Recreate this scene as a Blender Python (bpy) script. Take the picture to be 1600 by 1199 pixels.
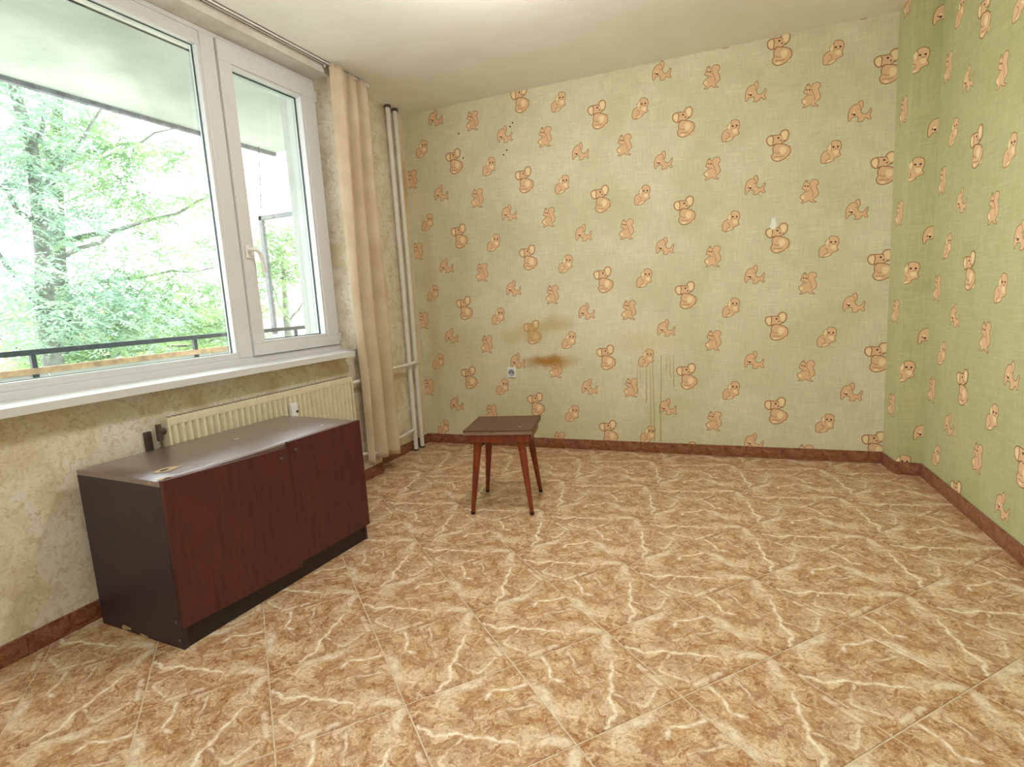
import bpy, bmesh, math, random
from mathutils import Vector, Matrix, Euler, noise as mnoise
from mathutils.geometry import tessellate_polygon

for o in list(bpy.data.objects): bpy.data.objects.remove(o)
scene = bpy.context.scene
COL = scene.collection
random.seed(7)

# ------------------------------------------------------------------ camera
ROT = ((0.9242489438670506, 0.37728404333707727, -0.05848624114983288),
       (0.0017998717979480147, -0.15749345719555446, -0.9875183904120964),
       (-0.3817861315214592, 0.9126075616516566, -0.14624222438837764))   # rows: right, down, forward
cam = bpy.data.cameras.new('camera'); camo = bpy.data.objects.new('camera', cam); COL.objects.link(camo)
right, down, fwd = (Vector(r) for r in ROT)
M = Matrix((right, -down, -fwd)).transposed().to_4x4()
M.translation = Vector((2.3392, -3.7981, 1.0832))
camo.matrix_world = M
cam.sensor_fit = 'HORIZONTAL'; cam.sensor_width = 36.0; cam.lens = 36.0 * 879.88 / 1600.0
cam.clip_start = 0.05; cam.clip_end = 300
scene.camera = camo

# ------------------------------------------------------------------ world and light
world = bpy.data.worlds.new('overcast_sky'); scene.world = world; world.use_nodes = True
bg = world.node_tree.nodes['Background']
bg.inputs[0].default_value = (0.90, 0.96, 1.0, 1); bg.inputs[1].default_value = 8.0
scene.view_settings.view_transform = 'Standard'; scene.view_settings.look = 'None'
scene.view_settings.gamma = 1.0; scene.view_settings.use_curve_mapping = False
scene.view_settings.exposure = 0.1
LAMP_POWER = 82.0; FILL_POWER = 21.0
# the window opening as a light portal for the sky
pl = bpy.data.lights.new('window_portal', 'AREA'); pl.shape = 'RECTANGLE'; pl.size = 3.5; pl.size_y = 1.6
pl.cycles.is_portal = True
po = bpy.data.objects.new('window_portal', pl); COL.objects.link(po)
po.location = (-0.10, -2.68, 1.63); po.rotation_euler = (math.pi / 2, 0, -math.pi / 2)

# ------------------------------------------------------------------ node helpers
def srgb(r, g, b):
    f = lambda c: (c / 255 / 12.92) if c / 255 <= 0.04045 else ((c / 255 + 0.055) / 1.055) ** 2.4
    return (f(r), f(g), f(b), 1.0)

class NM:
    def __init__(s, name):
        s.m = bpy.data.materials.new(name); s.m.use_nodes = True
        s.t = s.m.node_tree; s.n = s.t.nodes; s.l = s.t.links
        s.bsdf = s.n['Principled BSDF']
    def put(s, sock, v):
        if isinstance(v, bpy.types.NodeSocket): s.l.new(v, sock)
        elif v is not None: sock.default_value = v
    def obj(s): return s.n.new('ShaderNodeTexCoord').outputs['Object']
    def gen(s): return s.n.new('ShaderNodeTexCoord').outputs['Generated']
    def map(s, v, scale=(1, 1, 1), loc=(0, 0, 0), rot=(0, 0, 0)):
        n = s.n.new('ShaderNodeMapping'); s.put(n.inputs['Vector'], v)
        n.inputs['Scale'].default_value = scale; n.inputs['Location'].default_value = loc; n.inputs['Rotation'].default_value = rot
        return n.outputs[0]
    def noise(s, v, scale, detail=4, rough=0.55, dist=0.0, out='Fac'):
        n = s.n.new('ShaderNodeTexNoise'); s.put(n.inputs['Vector'], v)
        n.inputs['Scale'].default_value = scale; n.inputs['Detail'].default_value = detail
        n.inputs['Roughness'].default_value = rough; n.inputs['Distortion'].default_value = dist
        return n.outputs[out]
    def ramp(s, f, stops, interp='LINEAR'):
        n = s.n.new('ShaderNodeValToRGB'); s.put(n.inputs[0], f); r = n.color_ramp; r.interpolation = interp
        while len(r.elements) < len(stops): r.elements.new(0.5)
        for e, (p, c) in zip(r.elements, stops):
            e.position = p; e.color = c if len(c) == 4 else (c[0], c[0], c[0], 1)
        return n.outputs[0]
    def mix(s, f, a, b, mode='MIX'):
        n = s.n.new('ShaderNodeMix'); n.data_type = 'RGBA'; n.blend_type = mode
        s.put(n.inputs[0], f); s.put(n.inputs[6], a); s.put(n.inputs[7], b); return n.outputs[2]
    def math(s, op, a, b=None, c=None, clamp=False):
        n = s.n.new('ShaderNodeMath'); n.operation = op; n.use_clamp = clamp
        s.put(n.inputs[0], a)
        if b is not None: s.put(n.inputs[1], b)
        if c is not None: s.put(n.inputs[2], c)
        return n.outputs[0]
    def vmath(s, op, a, b=None, out=0):
        n = s.n.new('ShaderNodeVectorMath'); n.operation = op; s.put(n.inputs[0], a)
        if b is not None: s.put(n.inputs[1], b)
        return n.outputs[out]
    def smooth(s, v, a, b, lo=0.0, hi=1.0):
        n = s.n.new('ShaderNodeMapRange'); n.interpolation_type = 'SMOOTHSTEP'
        s.put(n.inputs[0], v); n.inputs[1].default_value = a; n.inputs[2].default_value = b
        n.inputs[3].default_value = lo; n.inputs[4].default_value = hi; return n.outputs[0]
    def bump(s, h, strength=0.2, dist=0.01):
        n = s.n.new('ShaderNodeBump'); n.inputs['Strength'].default_value = strength; n.inputs['Distance'].default_value = dist
        s.put(n.inputs['Height'], h); s.l.new(n.outputs[0], s.bsdf.inputs['Normal'])
    def done(s, color, rough=0.6, metal=0.0, spec=0.5, **kw):
        s.put(s.bsdf.inputs['Base Color'], color); s.put(s.bsdf.inputs['Roughness'], rough)
        s.put(s.bsdf.inputs['Metallic'], metal); s.bsdf.inputs['Specular IOR Level'].default_value = spec
        for k, v in kw.items(): s.put(s.bsdf.inputs[k], v)
        return s.m

def plain(name, rgb, rough=0.6, metal=0.0, var=0.12, scale=14.0, bump=0.0, spec=0.5):
    m = NM(name); v = m.obj(); c = srgb(*rgb)
    n = m.noise(v, scale, 5, 0.6)
    dark = tuple(x * (1 - 2 * var) for x in c[:3]) + (1,)
    col = m.ramp(n, [(0.3, dark), (0.62, c)])
    if bump: m.bump(m.noise(v, scale * 4, 4), bump, 0.004)
    return m.done(col, rough, metal, spec)

# ------------------------------------------------------------------ mesh helpers
class MB:
    def __init__(s): s.v = []; s.f = []; s.mi = []; s.sm = []
    def face(s, pts, mi=0, smooth=False):
        b = len(s.v); s.v += [tuple(p) for p in pts]; s.f.append(tuple(range(b, b + len(pts)))); s.mi.append(mi); s.sm.append(smooth)
    def add(s, verts, faces, mi=0, smooth=False):
        b = len(s.v); s.v += [tuple(p) for p in verts]
        for f in faces: s.f.append(tuple(i + b for i in f)); s.mi.append(mi); s.sm.append(smooth)
        return s
    def box(s, a, b, mi=0, ch=0.0):
        (x0, y0, z0), (x1, y1, z1) = a, b
        x0, x1 = sorted((x0, x1)); y0, y1 = sorted((y0, y1)); z0, z1 = sorted((z0, z1))
        if ch > 0:
            bm = bmesh.new(); bmesh.ops.create_cube(bm, size=1)
            for v in bm.verts:
                v.co = Vector(((x0 + x1) / 2 + v.co.x * (x1 - x0), (y0 + y1) / 2 + v.co.y * (y1 - y0), (z0 + z1) / 2 + v.co.z * (z1 - z0)))
            bmesh.ops.bevel(bm, geom=list(bm.edges), offset=ch, segments=2, affect='EDGES', profile=0.6)
            bm.verts.index_update()
            s.add([v.co for v in bm.verts], [[v.index for v in f.verts] for f in bm.faces], mi); bm.free(); return s
        V = [(x0, y0, z0), (x1, y0, z0), (x1, y1, z0), (x0, y1, z0), (x0, y0, z1), (x1, y0, z1), (x1, y1, z1), (x0, y1, z1)]
        return s.add(V, [(0, 3, 2, 1), (4, 5, 6, 7), (0, 1, 5, 4), (1, 2, 6, 5), (2, 3, 7, 6), (3, 0, 4, 7)], mi)
    def prism(s, poly, z0, z1, mi=0):                     # counter-clockwise polygon in x,y
        n = len(poly)
        V = [(x, y, z0) for x, y in poly] + [(x, y, z1) for x, y in poly]
        F = [tuple(reversed(range(n))), tuple(range(n, 2 * n))] + [(i, (i + 1) % n, n + (i + 1) % n, n + i) for i in range(n)]
        return s.add(V, F, mi)
    def tube(s, pts, r, seg=10, mi=0, caps=True):
        pts = [Vector(p) for p in pts]; n = len(pts); rs = r if isinstance(r, (list, tuple)) else [r] * n
        V = []; F = []; up = None
        for i, p in enumerate(pts):
            d = (pts[min(i + 1, n - 1)] - pts[max(i - 1, 0)]).normalized()
            if up is None: up = d.orthogonal().normalized()
            up = (up - d * up.dot(d)); up = up.normalized() if up.length > 1e-6 else d.orthogonal().normalized()
            w = d.cross(up)
            for k in range(seg):
                a = 2 * math.pi * k / seg; V.append(p + (up * math.cos(a) + w * math.sin(a)) * rs[i])
        for i in range(n - 1):
            for k in range(seg):
                F.append((i * seg + k, i * seg + (k + 1) % seg, (i + 1) * seg + (k + 1) % seg, (i + 1) * seg + k))
        s.add(V, F, mi, True)
        if caps:
            s.face([V[k] for k in reversed(range(seg))], mi); s.face([V[(n - 1) * seg + k] for k in range(seg)], mi)
        return s
    def lathe(s, prof, seg=24, at=(0, 0, 0), mi=0):       # (radius, z) profile about z
        V = []; F = []; n = len(prof)
        for r, z in prof:
            for k in range(seg):
                a = 2 * math.pi * k / seg; V.append((at[0] + r * math.cos(a), at[1] + r * math.sin(a), at[2] + z))
        for i in range(n - 1):
            for k in range(seg): F.append((i * seg + k, i * seg + (k + 1) % seg, (i + 1) * seg + (k + 1) % seg, (i + 1) * seg + k))
        F.append(tuple(reversed(range(seg)))); F.append(tuple(range((n - 1) * seg, n * seg)))
        return s.add(V, F, mi, True)
    def xform(s, mat):
        s.v = [tuple(mat @ Vector(p)) for p in s.v]; return s
    def build(s, name, mats, parent=None, loc=(0, 0, 0), rz=0.0):
        me = bpy.data.meshes.new(name); me.from_pydata(s.v, [], s.f)
        for m in (mats if isinstance(mats, (list, tuple)) else [mats]): me.materials.append(m)
        me.polygons.foreach_set('material_index', s.mi); me.polygons.foreach_set('use_smooth', s.sm); me.update()
        return link(name, me, parent, loc, rz)

def link(name, data, parent=None, loc=(0, 0, 0), rz=0.0):
    o = bpy.data.objects.new(name, data); COL.objects.link(o)
    o.location = loc; o.rotation_euler = (0, 0, rz)
    if parent: o.parent = parent
    return o
def empty(name, loc=(0, 0, 0), rz=0.0):
    o = link(name, None, None, loc, rz); o.empty_display_size = 0.1; return o
def tag(o, label=None, cat=None, group=None, kind=None):
    if label: o['label'] = label
    if cat: o['category'] = cat
    if group: o['group'] = group
    if kind: o['kind'] = kind
    return o
def struct(o, label): return tag(o, label, None, None, 'structure')

H = 2.475; BB = 0.0714; YF = -4.7          # ceiling, skirting height, wall behind the camera
XP = 0.11; YS = -0.78                      # face of the wall below the window, where it steps back by the pipes
def xr(y): return 3.2296 - 0.0584 * (y + 0.1)

# ------------------------------------------------------------------ materials
def segdist_group():
    g = bpy.data.node_groups.new('segment_distance', 'ShaderNodeTree')
    for n in ('P', 'A', 'B'): g.interface.new_socket(n, in_out='INPUT', socket_type='NodeSocketVector')
    g.interface.new_socket('Distance', in_out='OUTPUT', socket_type='NodeSocketFloat')
    N = g.nodes; L = g.links; i = N.new('NodeGroupInput'); o = N.new('NodeGroupOutput')
    def vm(op, a, b=None, out=0):
        n = N.new('ShaderNodeVectorMath'); n.operation = op; L.new(a, n.inputs[0])
        if b is not None: L.new(b, n.inputs[1])
        return n
    pa = vm('SUBTRACT', i.outputs[0], i.outputs[1]); ba = vm('SUBTRACT', i.outputs[2], i.outputs[1])
    d1 = vm('DOT_PRODUCT', pa.outputs[0], ba.outputs[0]); d2 = vm('DOT_PRODUCT', ba.outputs[0], ba.outputs[0])
    dv = N.new('ShaderNodeMath'); dv.operation = 'DIVIDE'; dv.use_clamp = True
    L.new(d1.outputs['Value'], dv.inputs[0]); L.new(d2.outputs['Value'], dv.inputs[1])
    sc = N.new('ShaderNodeVectorMath'); sc.operation = 'SCALE'; L.new(ba.outputs[0], sc.inputs[0]); L.new(dv.outputs[0], sc.inputs['Scale'])
    df = vm('SUBTRACT', pa.outputs[0], sc.outputs[0]); ln = vm('LENGTH', df.outputs[0])
    L.new(ln.outputs['Value'], o.inputs[0]); return g
SEG = segdist_group()
def segd(m, P, a, b):
    n = m.n.new('ShaderNodeGroup'); n.node_tree = SEG; m.put(n.inputs[0], P)
    n.inputs[1].default_value = (a[0], a[1], 0); n.inputs[2].default_value = (b[0], b[1], 0); return n.outputs[0]

TA, TB = 0.3500, 0.3340                    # floor tile sides
def marble(name, tint=None, rough=0.30, turned=False, upright=False):
    """printed marble: the same print on every tile, read from the tile's own coordinates"""
    m = NM(name); o = m.obj()
    P = m.map(o, scale=(1 / TA, -1 / TB, 0))
    if upright: P = m.map(o, rot=(math.pi / 2, 0, 0), scale=(2.2 / TA, 0, 2.2 / TB))
    if turned: P = m.map(P, rot=(0, 0, -math.pi / 2), loc=(0, 1, 0))    # (a, b) -> (b, 1 - a)
    w1 = m.noise(P, 3.0, 3, 0.6, 0, 'Color'); w2 = m.noise(m.map(P, loc=(3, 1, 0)), 13, 4, 0.65, 0, 'Color')
    warp = m.vmath('ADD', m.vmath('MULTIPLY', m.vmath('SUBTRACT', w1, (0.5, 0.5, 0.5)), (0.40, 0.40, 0)),
                   m.vmath('MULTIPLY', m.vmath('SUBTRACT', w2, (0.5, 0.5, 0.5)), (0.17, 0.17, 0)))
    Q = m.vmath('ADD', P, warp)
    base = m.ramp(m.noise(m.map(Q, scale=(3.2, 6.5, 1), rot=(0, 0, 0.6)), 1.0, 6, 0.72, 0.8),
                  [(0.28, srgb(128, 74, 34)), (0.40, srgb(172, 118, 66)), (0.52, srgb(206, 168, 122)), (0.66, srgb(232, 210, 176))])
    rust = m.ramp(m.noise(m.map(Q, scale=(2.2, 4.2, 1), loc=(4, 2, 0), rot=(0, 0, 0.3)), 1.3, 5, 0.75, 0.9), [(0.46, (0,)), (0.60, (1,))])
    base = m.mix(m.math('MULTIPLY', rust, 0.70), base, srgb(150, 84, 38))
    grey = m.ramp(m.noise(m.map(Q, loc=(9, 5, 0)), 2.4, 4, 0.62, 0.6), [(0.50, (0,)), (0.66, (1,))])
    base = m.mix(m.math('MULTIPLY', grey, 0.55), base, srgb(198, 166, 132))
    mask = m.ramp(m.noise(m.map(P, loc=(2, 8, 0)), 3.5, 3, 0.6), [(0.40, (0.15,)), (0.60, (1,))])
    crm = m.ramp(m.noise(m.map(Q, scale=(1.6, 2.8, 1), loc=(11, 4, 0), rot=(0, 0, -.4)), 2.0, 5, 0.72, 0.8), [(0.52, (0,)), (0.70, (.8,))])
    base = m.mix(crm, base, srgb(240, 220, 186))
    dk = m.math('ABSOLUTE', m.math('SUBTRACT', m.noise(m.map(Q, scale=(1.6, 2.6, 1), loc=(1, 7, 0), rot=(0, 0, .5)), 2.8, 6, 0.75, 0.8), 0.5))
    base = m.mix(m.math('MULTIPLY', m.smooth(dk, 0.0, 0.022, 0.85, 0.0), mask), base, srgb(116, 66, 30))
    lt = m.math('ABSOLUTE', m.math('SUBTRACT', m.noise(m.map(Q, scale=(1.4, 2.2, 1), loc=(6, 3, 0), rot=(0, 0, .4)), 2.2, 5, 0.72, 1.0), 0.5))
    base = m.mix(m.math('MULTIPLY', m.smooth(lt, 0.0, 0.050, 0.55, 0.0), m.math('SUBTRACT', 1.1, mask)), base, srgb(244, 228, 200))
    fine = m.noise(m.map(Q, scale=(6, 12, 1), rot=(0, 0, .5)), 3.0, 5, 0.8, 0.3)
    base = m.mix(m.ramp(fine, [(0.36, (0.65,)), (0.52, (0,))]), base, srgb(120, 70, 34))
    base = m.mix(m.ramp(fine, [(0.52, (0,)), (0.70, (0.5,))]), base, srgb(240, 222, 190))
    # the white veins that repeat on every tile
    Q2 = m.vmath('ADD', P, m.vmath('MULTIPLY', warp, (0.34, 0.34, 0)))
    fade = m.ramp(m.noise(m.map(P, loc=(7, 7, 0)), 9, 5, 0.7), [(0.34, (0.1,)), (0.56, (1,))])
    paths = [([(0.40, 0.22), (0.61, 0.42), (0.85, 0.55), (0.99, 0.70)], 0.014, .95), ([(0.03, 0.72), (0.26, 0.79), (0.33, 0.80), (0.40, 0.75)], 0.016, .95),
             ([(0.36, 0.97), (0.68, 0.985)], 0.040, .6), ([(0.74, 0.44), (0.95, 0.32), (0.83, 0.12)], 0.010, .6), ([(0.06, 0.06), (0.20, 0.18)], 0.040, .7),
             ([(0.55, 0.03), (0.80, 0.06)], 0.022, .6), ([(0.10, 0.50), (0.34, 0.55)], .012, .6)]
    for pts, wd, k in paths:
        d = None
        for a, b in zip(pts[:-1], pts[1:]):
            s_ = segd(m, Q2, a, b); d = s_ if d is None else m.math('MINIMUM', d, s_)
        base = m.mix(m.math('MULTIPLY', m.smooth(d, wd * 0.1, wd * 2.0, k, 0.0), fade), base, srgb(248, 236, 214))
    if tint: base = m.mix(1.0, base, srgb(*tint), 'MULTIPLY')
    m.bump(m.noise(o, 30, 3), 0.04, 0.003)
    return m.done(base, rough, 0, 0.45)
M_TILE = marble('marbled_floor_tile')
M_TILE_T = marble('marbled_floor_tile_turned', turned=True)
M_SKIRT = marble('marbled_skirting_tile', (186, 148, 140), 0.4, upright=True)
M_GROUT = plain('grout', (222, 204, 174), 0.9, var=0.15, scale=30)

def stain_color(m, col):
    """brown scorch stains and yellowing on the wallpaper, in wall coordinates"""
    o = m.obj()
    wob = m.noise(o, 7, 4, 0.6, 0, 'Color')
    q = m.vmath('ADD', o, m.vmath('MULTIPLY', m.vmath('SUBTRACT', wob, (0.5, 0.5, 0.5)), (0.16, 0, 0.10)))
    for (x, z, sx, sz, k, c) in [(1.01, 0.632, 0.20, 0.055, 0.95, (168, 120, 44)), (1.16, 0.640, 0.14, 0.05, 0.45, (178, 132, 60)),
                                 (0.93, 0.85, 0.13, 0.10, 0.55, (190, 158, 86)), (1.10, 0.90, 0.15, 0.07, 0.55, (184, 152, 88)),
                                 (0.77, 0.82, 0.14, 0.07, 0.40, (196, 168, 104)), (1.74, 0.76, 0.24, 0.10, 0.30, (206, 176, 134)),
                                 (0.12, 1.00, 0.07, 0.9, 0.30, (196, 164, 112)), (0.30, 0.75, 0.2, 0.16, 0.2, (200, 170, 110))]:
        v = m.map(q, scale=(1 / sx, 0, 1 / sz), loc=(-x / sx, 0, -z / sz))
        d = m.vmath('LENGTH', v, None, 1)
        col = m.mix(m.smooth(d, 0.15, 1.25, k, 0.0), col, m.mix(1.0, col, srgb(*c), 'MULTIPLY') if False else srgb(*c))
    return col

def wallpaper(name, rgb, green, linen=True, rough=0.75):
    m = NM(name); o = m.obj(); c = srgb(*rgb)
    col = c
    if linen:
        big = m.noise(o, 1.7, 5, 0.6, 0.4)
        col = m.mix(m.ramp(big, [(0.42, (0,)), (0.68, (1,))]), c, srgb(*green))
        pat = m.noise(m.map(o, scale=(1, 1, 1), loc=(5, 5, 5)), 5.5, 4, 0.55)
        col = m.mix(m.ramp(pat, [(0.52, (0,)), (0.72, (0.55,))]), col, srgb(*green))
        f1 = m.noise(m.map(o, scale=(150, 150, 9)), 1.0, 3, 0.7); f2 = m.noise(m.map(o, scale=(9, 9, 150)), 1.0, 3, 0.7)
        lin = m.math('ADD', f1, f2)
        col = m.mix(m.smooth(lin, 0.85, 1.22, 0.30, 0.0), col, tuple(x * 0.62 for x in srgb(*green)[:3]) + (1,))
        m.bump(lin, 0.22, 0.002)
    col = stain_color(m, col)
    return m.done(col, rough, 0, 0.3)
WP = [wallpaper('green_wallpaper', (228, 219, 190), (208, 203, 166)),
      wallpaper('print_outline', (146, 100, 56), None, False), wallpaper('print_tan', (224, 186, 146), None, False),
      wallpaper('print_cream', (238, 216, 170), None, False), wallpaper('print_eye', (66, 40, 30), None, False),
      wallpaper('drip_stain', (194, 170, 124), None, False), wallpaper('fly_speck', (52, 44, 34), None, False),
      wallpaper('bare_plaster', (240, 238, 228), None, False)]
WP_R = [wallpaper('shade_tinted_wallpaper', (194, 191, 144), (179, 181, 128))] + WP[1:]  # back wall's paper again, its dimmer, greener light put into the colour

def left_paper():
    m = NM('mottled_beige_wallpaper'); o = m.obj()
    a = m.noise(o, 5, 6, 0.65, 0.8); b = m.noise(o, 26, 5, 0.7, 1.5)
    col = m.ramp(a, [(0.34, srgb(210, 192, 166)), (0.5, srgb(228, 216, 196)), (0.66, srgb(236, 229, 216))])
    col = m.mix(m.ramp(b, [(0.50, (0,)), (0.66, (0.75,))]), col, srgb(196, 172, 140))
    c = m.math('ABSOLUTE', m.math('SUBTRACT', m.noise(o, 17, 4, 0.6, 2.0), 0.5))
    col = m.mix(m.smooth(c, 0.0, 0.02, 0.30, 0.0), col, srgb(158, 128, 96))
    m.bump(m.noise(o, 45, 5, 0.7, 1.0), 0.35, 0.004)
    return m.done(col, 0.8, 0, 0.3)
M_LEFT = left_paper()
def scroll_paper():
    m = NM('yellowed_scroll_wallpaper'); o = m.obj()
    n = m.math('ABSOLUTE', m.math('SUBTRACT', m.noise(o, 14, 2, 0.5, 3.0), 0.5))
    col = m.mix(m.smooth(n, 0.01, 0.05, 0.6, 0.0), srgb(226, 212, 182), srgb(206, 182, 148))
    st = m.vmath('LENGTH', m.map(m.vmath('ADD', o, m.vmath('MULTIPLY', m.noise(o, 8, 3, 0.6, 0, 'Color'), (0, 0.05, 0.2))), scale=(0, 8, 3.2), loc=(0, 0.5, -1.97 * 3.2 - 0.3)), None, 1)
    col = m.mix(m.smooth(st, 0.2, 1.1, 0.6, 0), col, srgb(196, 152, 62))
    return m.done(col, 0.8, 0, 0.3)
M_SCROLL = scroll_paper()
def plaster(name, a, b, s=1.6):
    m = NM(name); o = m.obj()
    col = m.ramp(m.noise(o, s, 6, 0.6, 0.5), [(0.35, srgb(*a)), (0.62, srgb(*b))])
    col = m.mix(m.ramp(m.noise(o, 40, 4, 0.7), [(0.5, (0,)), (0.8, (0.25,))]), col, srgb(*a))
    m.bump(m.noise(o, 22, 4, 0.6), 0.12, 0.004)
    return m.done(col, 0.9, 0, 0.2)
M_CEIL = plaster('ceiling_whitewash', (240, 237, 230), (247, 246, 241))
M_REVEAL = plaster('dirty_reveal_plaster', (206, 198, 188), (228, 224, 216), 5)
M_OUTWHITE = plaster('outside_render', (188, 190, 184), (206, 208, 202), 2)
M_SLAB = plaster('weathered_balcony_concrete', (170, 176, 170), (202, 207, 201), 1.3)
M_EDGEC = plain('blackened_slab_edge', (136, 138, 146), 0.9, var=0.3, scale=12)
M_PVC = plain('white_pvc', (217, 217, 219), 0.35, var=0.02)
M_GASKET = plain('dark_green_gasket', (52, 70, 66), 0.6)
M_WPAINT = plain('white_gloss_paint', (230, 226, 220), 0.35, var=0.04)
M_RAD = plain('aged_radiator_enamel', (226, 214, 188), 0.4, var=0.06, scale=20)
M_DIRT = plain('grimy_metal', (92, 78, 64), 0.7, var=0.2, scale=40)
def wood(name, dark, light, rough, scale=(3, 3, 0.35), spec=0.5, streak=18):
    m = NM(name); o = m.obj()
    g = m.noise(m.map(o, scale=scale), streak, 6, 0.65, 0.6)
    blot = m.noise(o, 3.5, 4, 0.6)
    col = m.ramp(g, [(0.32, srgb(*dark)), (0.66, srgb(*light))])
    col = m.mix(m.ramp(blot, [(0.4, (0.45,)), (0.65, (0,))]), col, srgb(*dark))
    m.bump(g, 0.05, 0.002)
    return m.done(col, rough, 0, spec)
M_DOOR = wood('red_mahogany_veneer', (62, 20, 22), (92, 38, 38), 0.42)
M_CARC = wood('dark_brown_veneer', (46, 34, 42), (62, 50, 58), 0.45, (3, 3, 0.35))
def top_mat():
    m = NM('worn_lacquered_top'); o = m.obj()
    g = m.noise(m.map(o, scale=(3, 0.35, 3)), 18, 6, 0.65, 0.6)
    col = m.ramp(g, [(0.3, srgb(70, 46, 48)), (0.66, srgb(100, 70, 72))])
    w = m.noise(o, 9, 6, 0.7, 0.8)
    col = m.mix(m.ramp(w, [(0.52, (0,)), (0.75, (0.5,))]), col, srgb(150, 128, 128))
    m.bump(m.noise(o, 11, 5, 0.6), 0.55, 0.006)
    return m.done(col, m.ramp(w, [(0.3, (0.28,)), (0.7, (0.42,))]), 0, 1.0, **{'Coat Weight': 1.0, 'Coat Roughness': 0.36, 'Coat IOR': 2.4})
M_TOP = top_mat()
M_PLINTH = wood('near_black_plinth', (30, 20, 22), (48, 34, 34), 0.5, (3, 0.35, 3))
M_CHIP = plain('bare_chipboard', (206, 176, 140), 0.9, var=0.2, scale=60)
M_METAL = plain('dull_steel', (150, 142, 130), 0.35, 0.9)
M_STOOL = wood('orange_stained_wood', (98, 36, 14), (158, 70, 30), 0.42, (4, 4, 0.5), streak=14)
M_SEAT = wood('worn_brown_hardboard', (76, 46, 28), (99, 65, 43), 0.6, (0.6, 3, 3))
M_EDGE = wood('hardboard_edge', (120, 92, 74), (160, 130, 106), 0.7, (1, 1, 4))
M_BRACE = wood('dark_brace', (34, 22, 18), (58, 38, 30), 0.7)
M_SOCK = plain('white_plastic', (238, 238, 240), 0.3, var=0.01)
M_SOCKG = plain('grey_plastic', (168, 172, 176), 0.4, var=0.05)
M_DARK = plain('dark_hole', (24, 20, 18), 0.8)
M_RAIL = plain('chipped_black_paint', (58, 66, 70), 0.55, var=0.25, scale=40)
M_RUST = plain('rusty_edge', (214, 178, 140), 0.8, var=0.25, scale=14)
M_BARK = plain('grey_bark', (120, 122, 112), 0.9, var=0.25, scale=10, bump=0.5)
M_ANGLE = plain('grey_angle_iron', (140, 142, 146), 0.6, var=0.2, scale=30)
M_WIRE = plain('cable_black', (70, 74, 78), 0.6)
def fabric():
    m = NM('cream_curtain_cloth'); o = m.obj()
    w = m.noise(m.map(o, scale=(60, 60, 400)), 1, 2); v = m.noise(o, 4, 4, 0.6)
    col = m.ramp(v, [(0.35, srgb(212, 190, 162)), (0.65, srgb(228, 209, 184))])
    m.bump(w, 0.12, 0.001)
    m.done(col, 0.9, 0, 0.15)
    tr = m.n.new('ShaderNodeBsdfTranslucent'); m.put(tr.inputs[0], col)
    mx = m.n.new('ShaderNodeMixShader'); mx.inputs[0].default_value = 0.22
    out = m.n['Material Output']; m.l.new(m.bsdf.outputs[0], mx.inputs[1]); m.l.new(tr.outputs[0], mx.inputs[2]); m.l.new(mx.outputs[0], out.inputs[0])
    return m.m
M_CURT = fabric()
def glass():
    m = NM('window_glass'); m.n.remove(m.bsdf)
    t = m.n.new('ShaderNodeBsdfTransparent'); t.inputs[0].default_value = (0.95, 0.97, 0.96, 1)
    g = m.n.new('ShaderNodeBsdfGlossy'); g.inputs['Roughness'].default_value = 0.02
    lw = m.n.new('ShaderNodeLayerWeight'); lw.inputs[0].default_value = 0.35
    mx = m.n.new('ShaderNodeMixShader'); m.l.new(m.math('MULTIPLY', lw.outputs['Fresnel'], 0.35), mx.inputs[0])
    m.l.new(t.outputs[0], mx.inputs[1]); m.l.new(g.outputs[0], mx.inputs[2]); m.l.new(mx.outputs[0], m.n['Material Output'].inputs[0])
    return m.m
M_GLASS = glass()
def leaf(name, a, b, c):
    m = NM(name); o = m.obj()
    col = m.ramp(m.noise(o, 2.2, 5, 0.7), [(0.34, srgb(*a)), (0.5, srgb(*b)), (0.66, srgb(*c))])
    m.done(col, 0.6, 0, 0.3)
    tr = m.n.new('ShaderNodeBsdfTranslucent'); m.put(tr.inputs[0], col)
    mx = m.n.new('ShaderNodeMixShader'); mx.inputs[0].default_value = 0.45
    m.l.new(m.bsdf.outputs[0], mx.inputs[1]); m.l.new(tr.outputs[0], mx.inputs[2]); m.l.new(mx.outputs[0], m.n['Material Output'].inputs[0])
    return m.m
M_LEAF = leaf('feathery_green_leaves', (114, 144, 108), (146, 174, 130), (186, 202, 148))
M_LEAF2 = leaf('blue_green_leaves', (118, 144, 126), (148, 172, 152), (178, 196, 166))
M_LEAF3 = leaf('yellow_green_leaves', (136, 160, 100), (168, 186, 120), (200, 206, 140))

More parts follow.
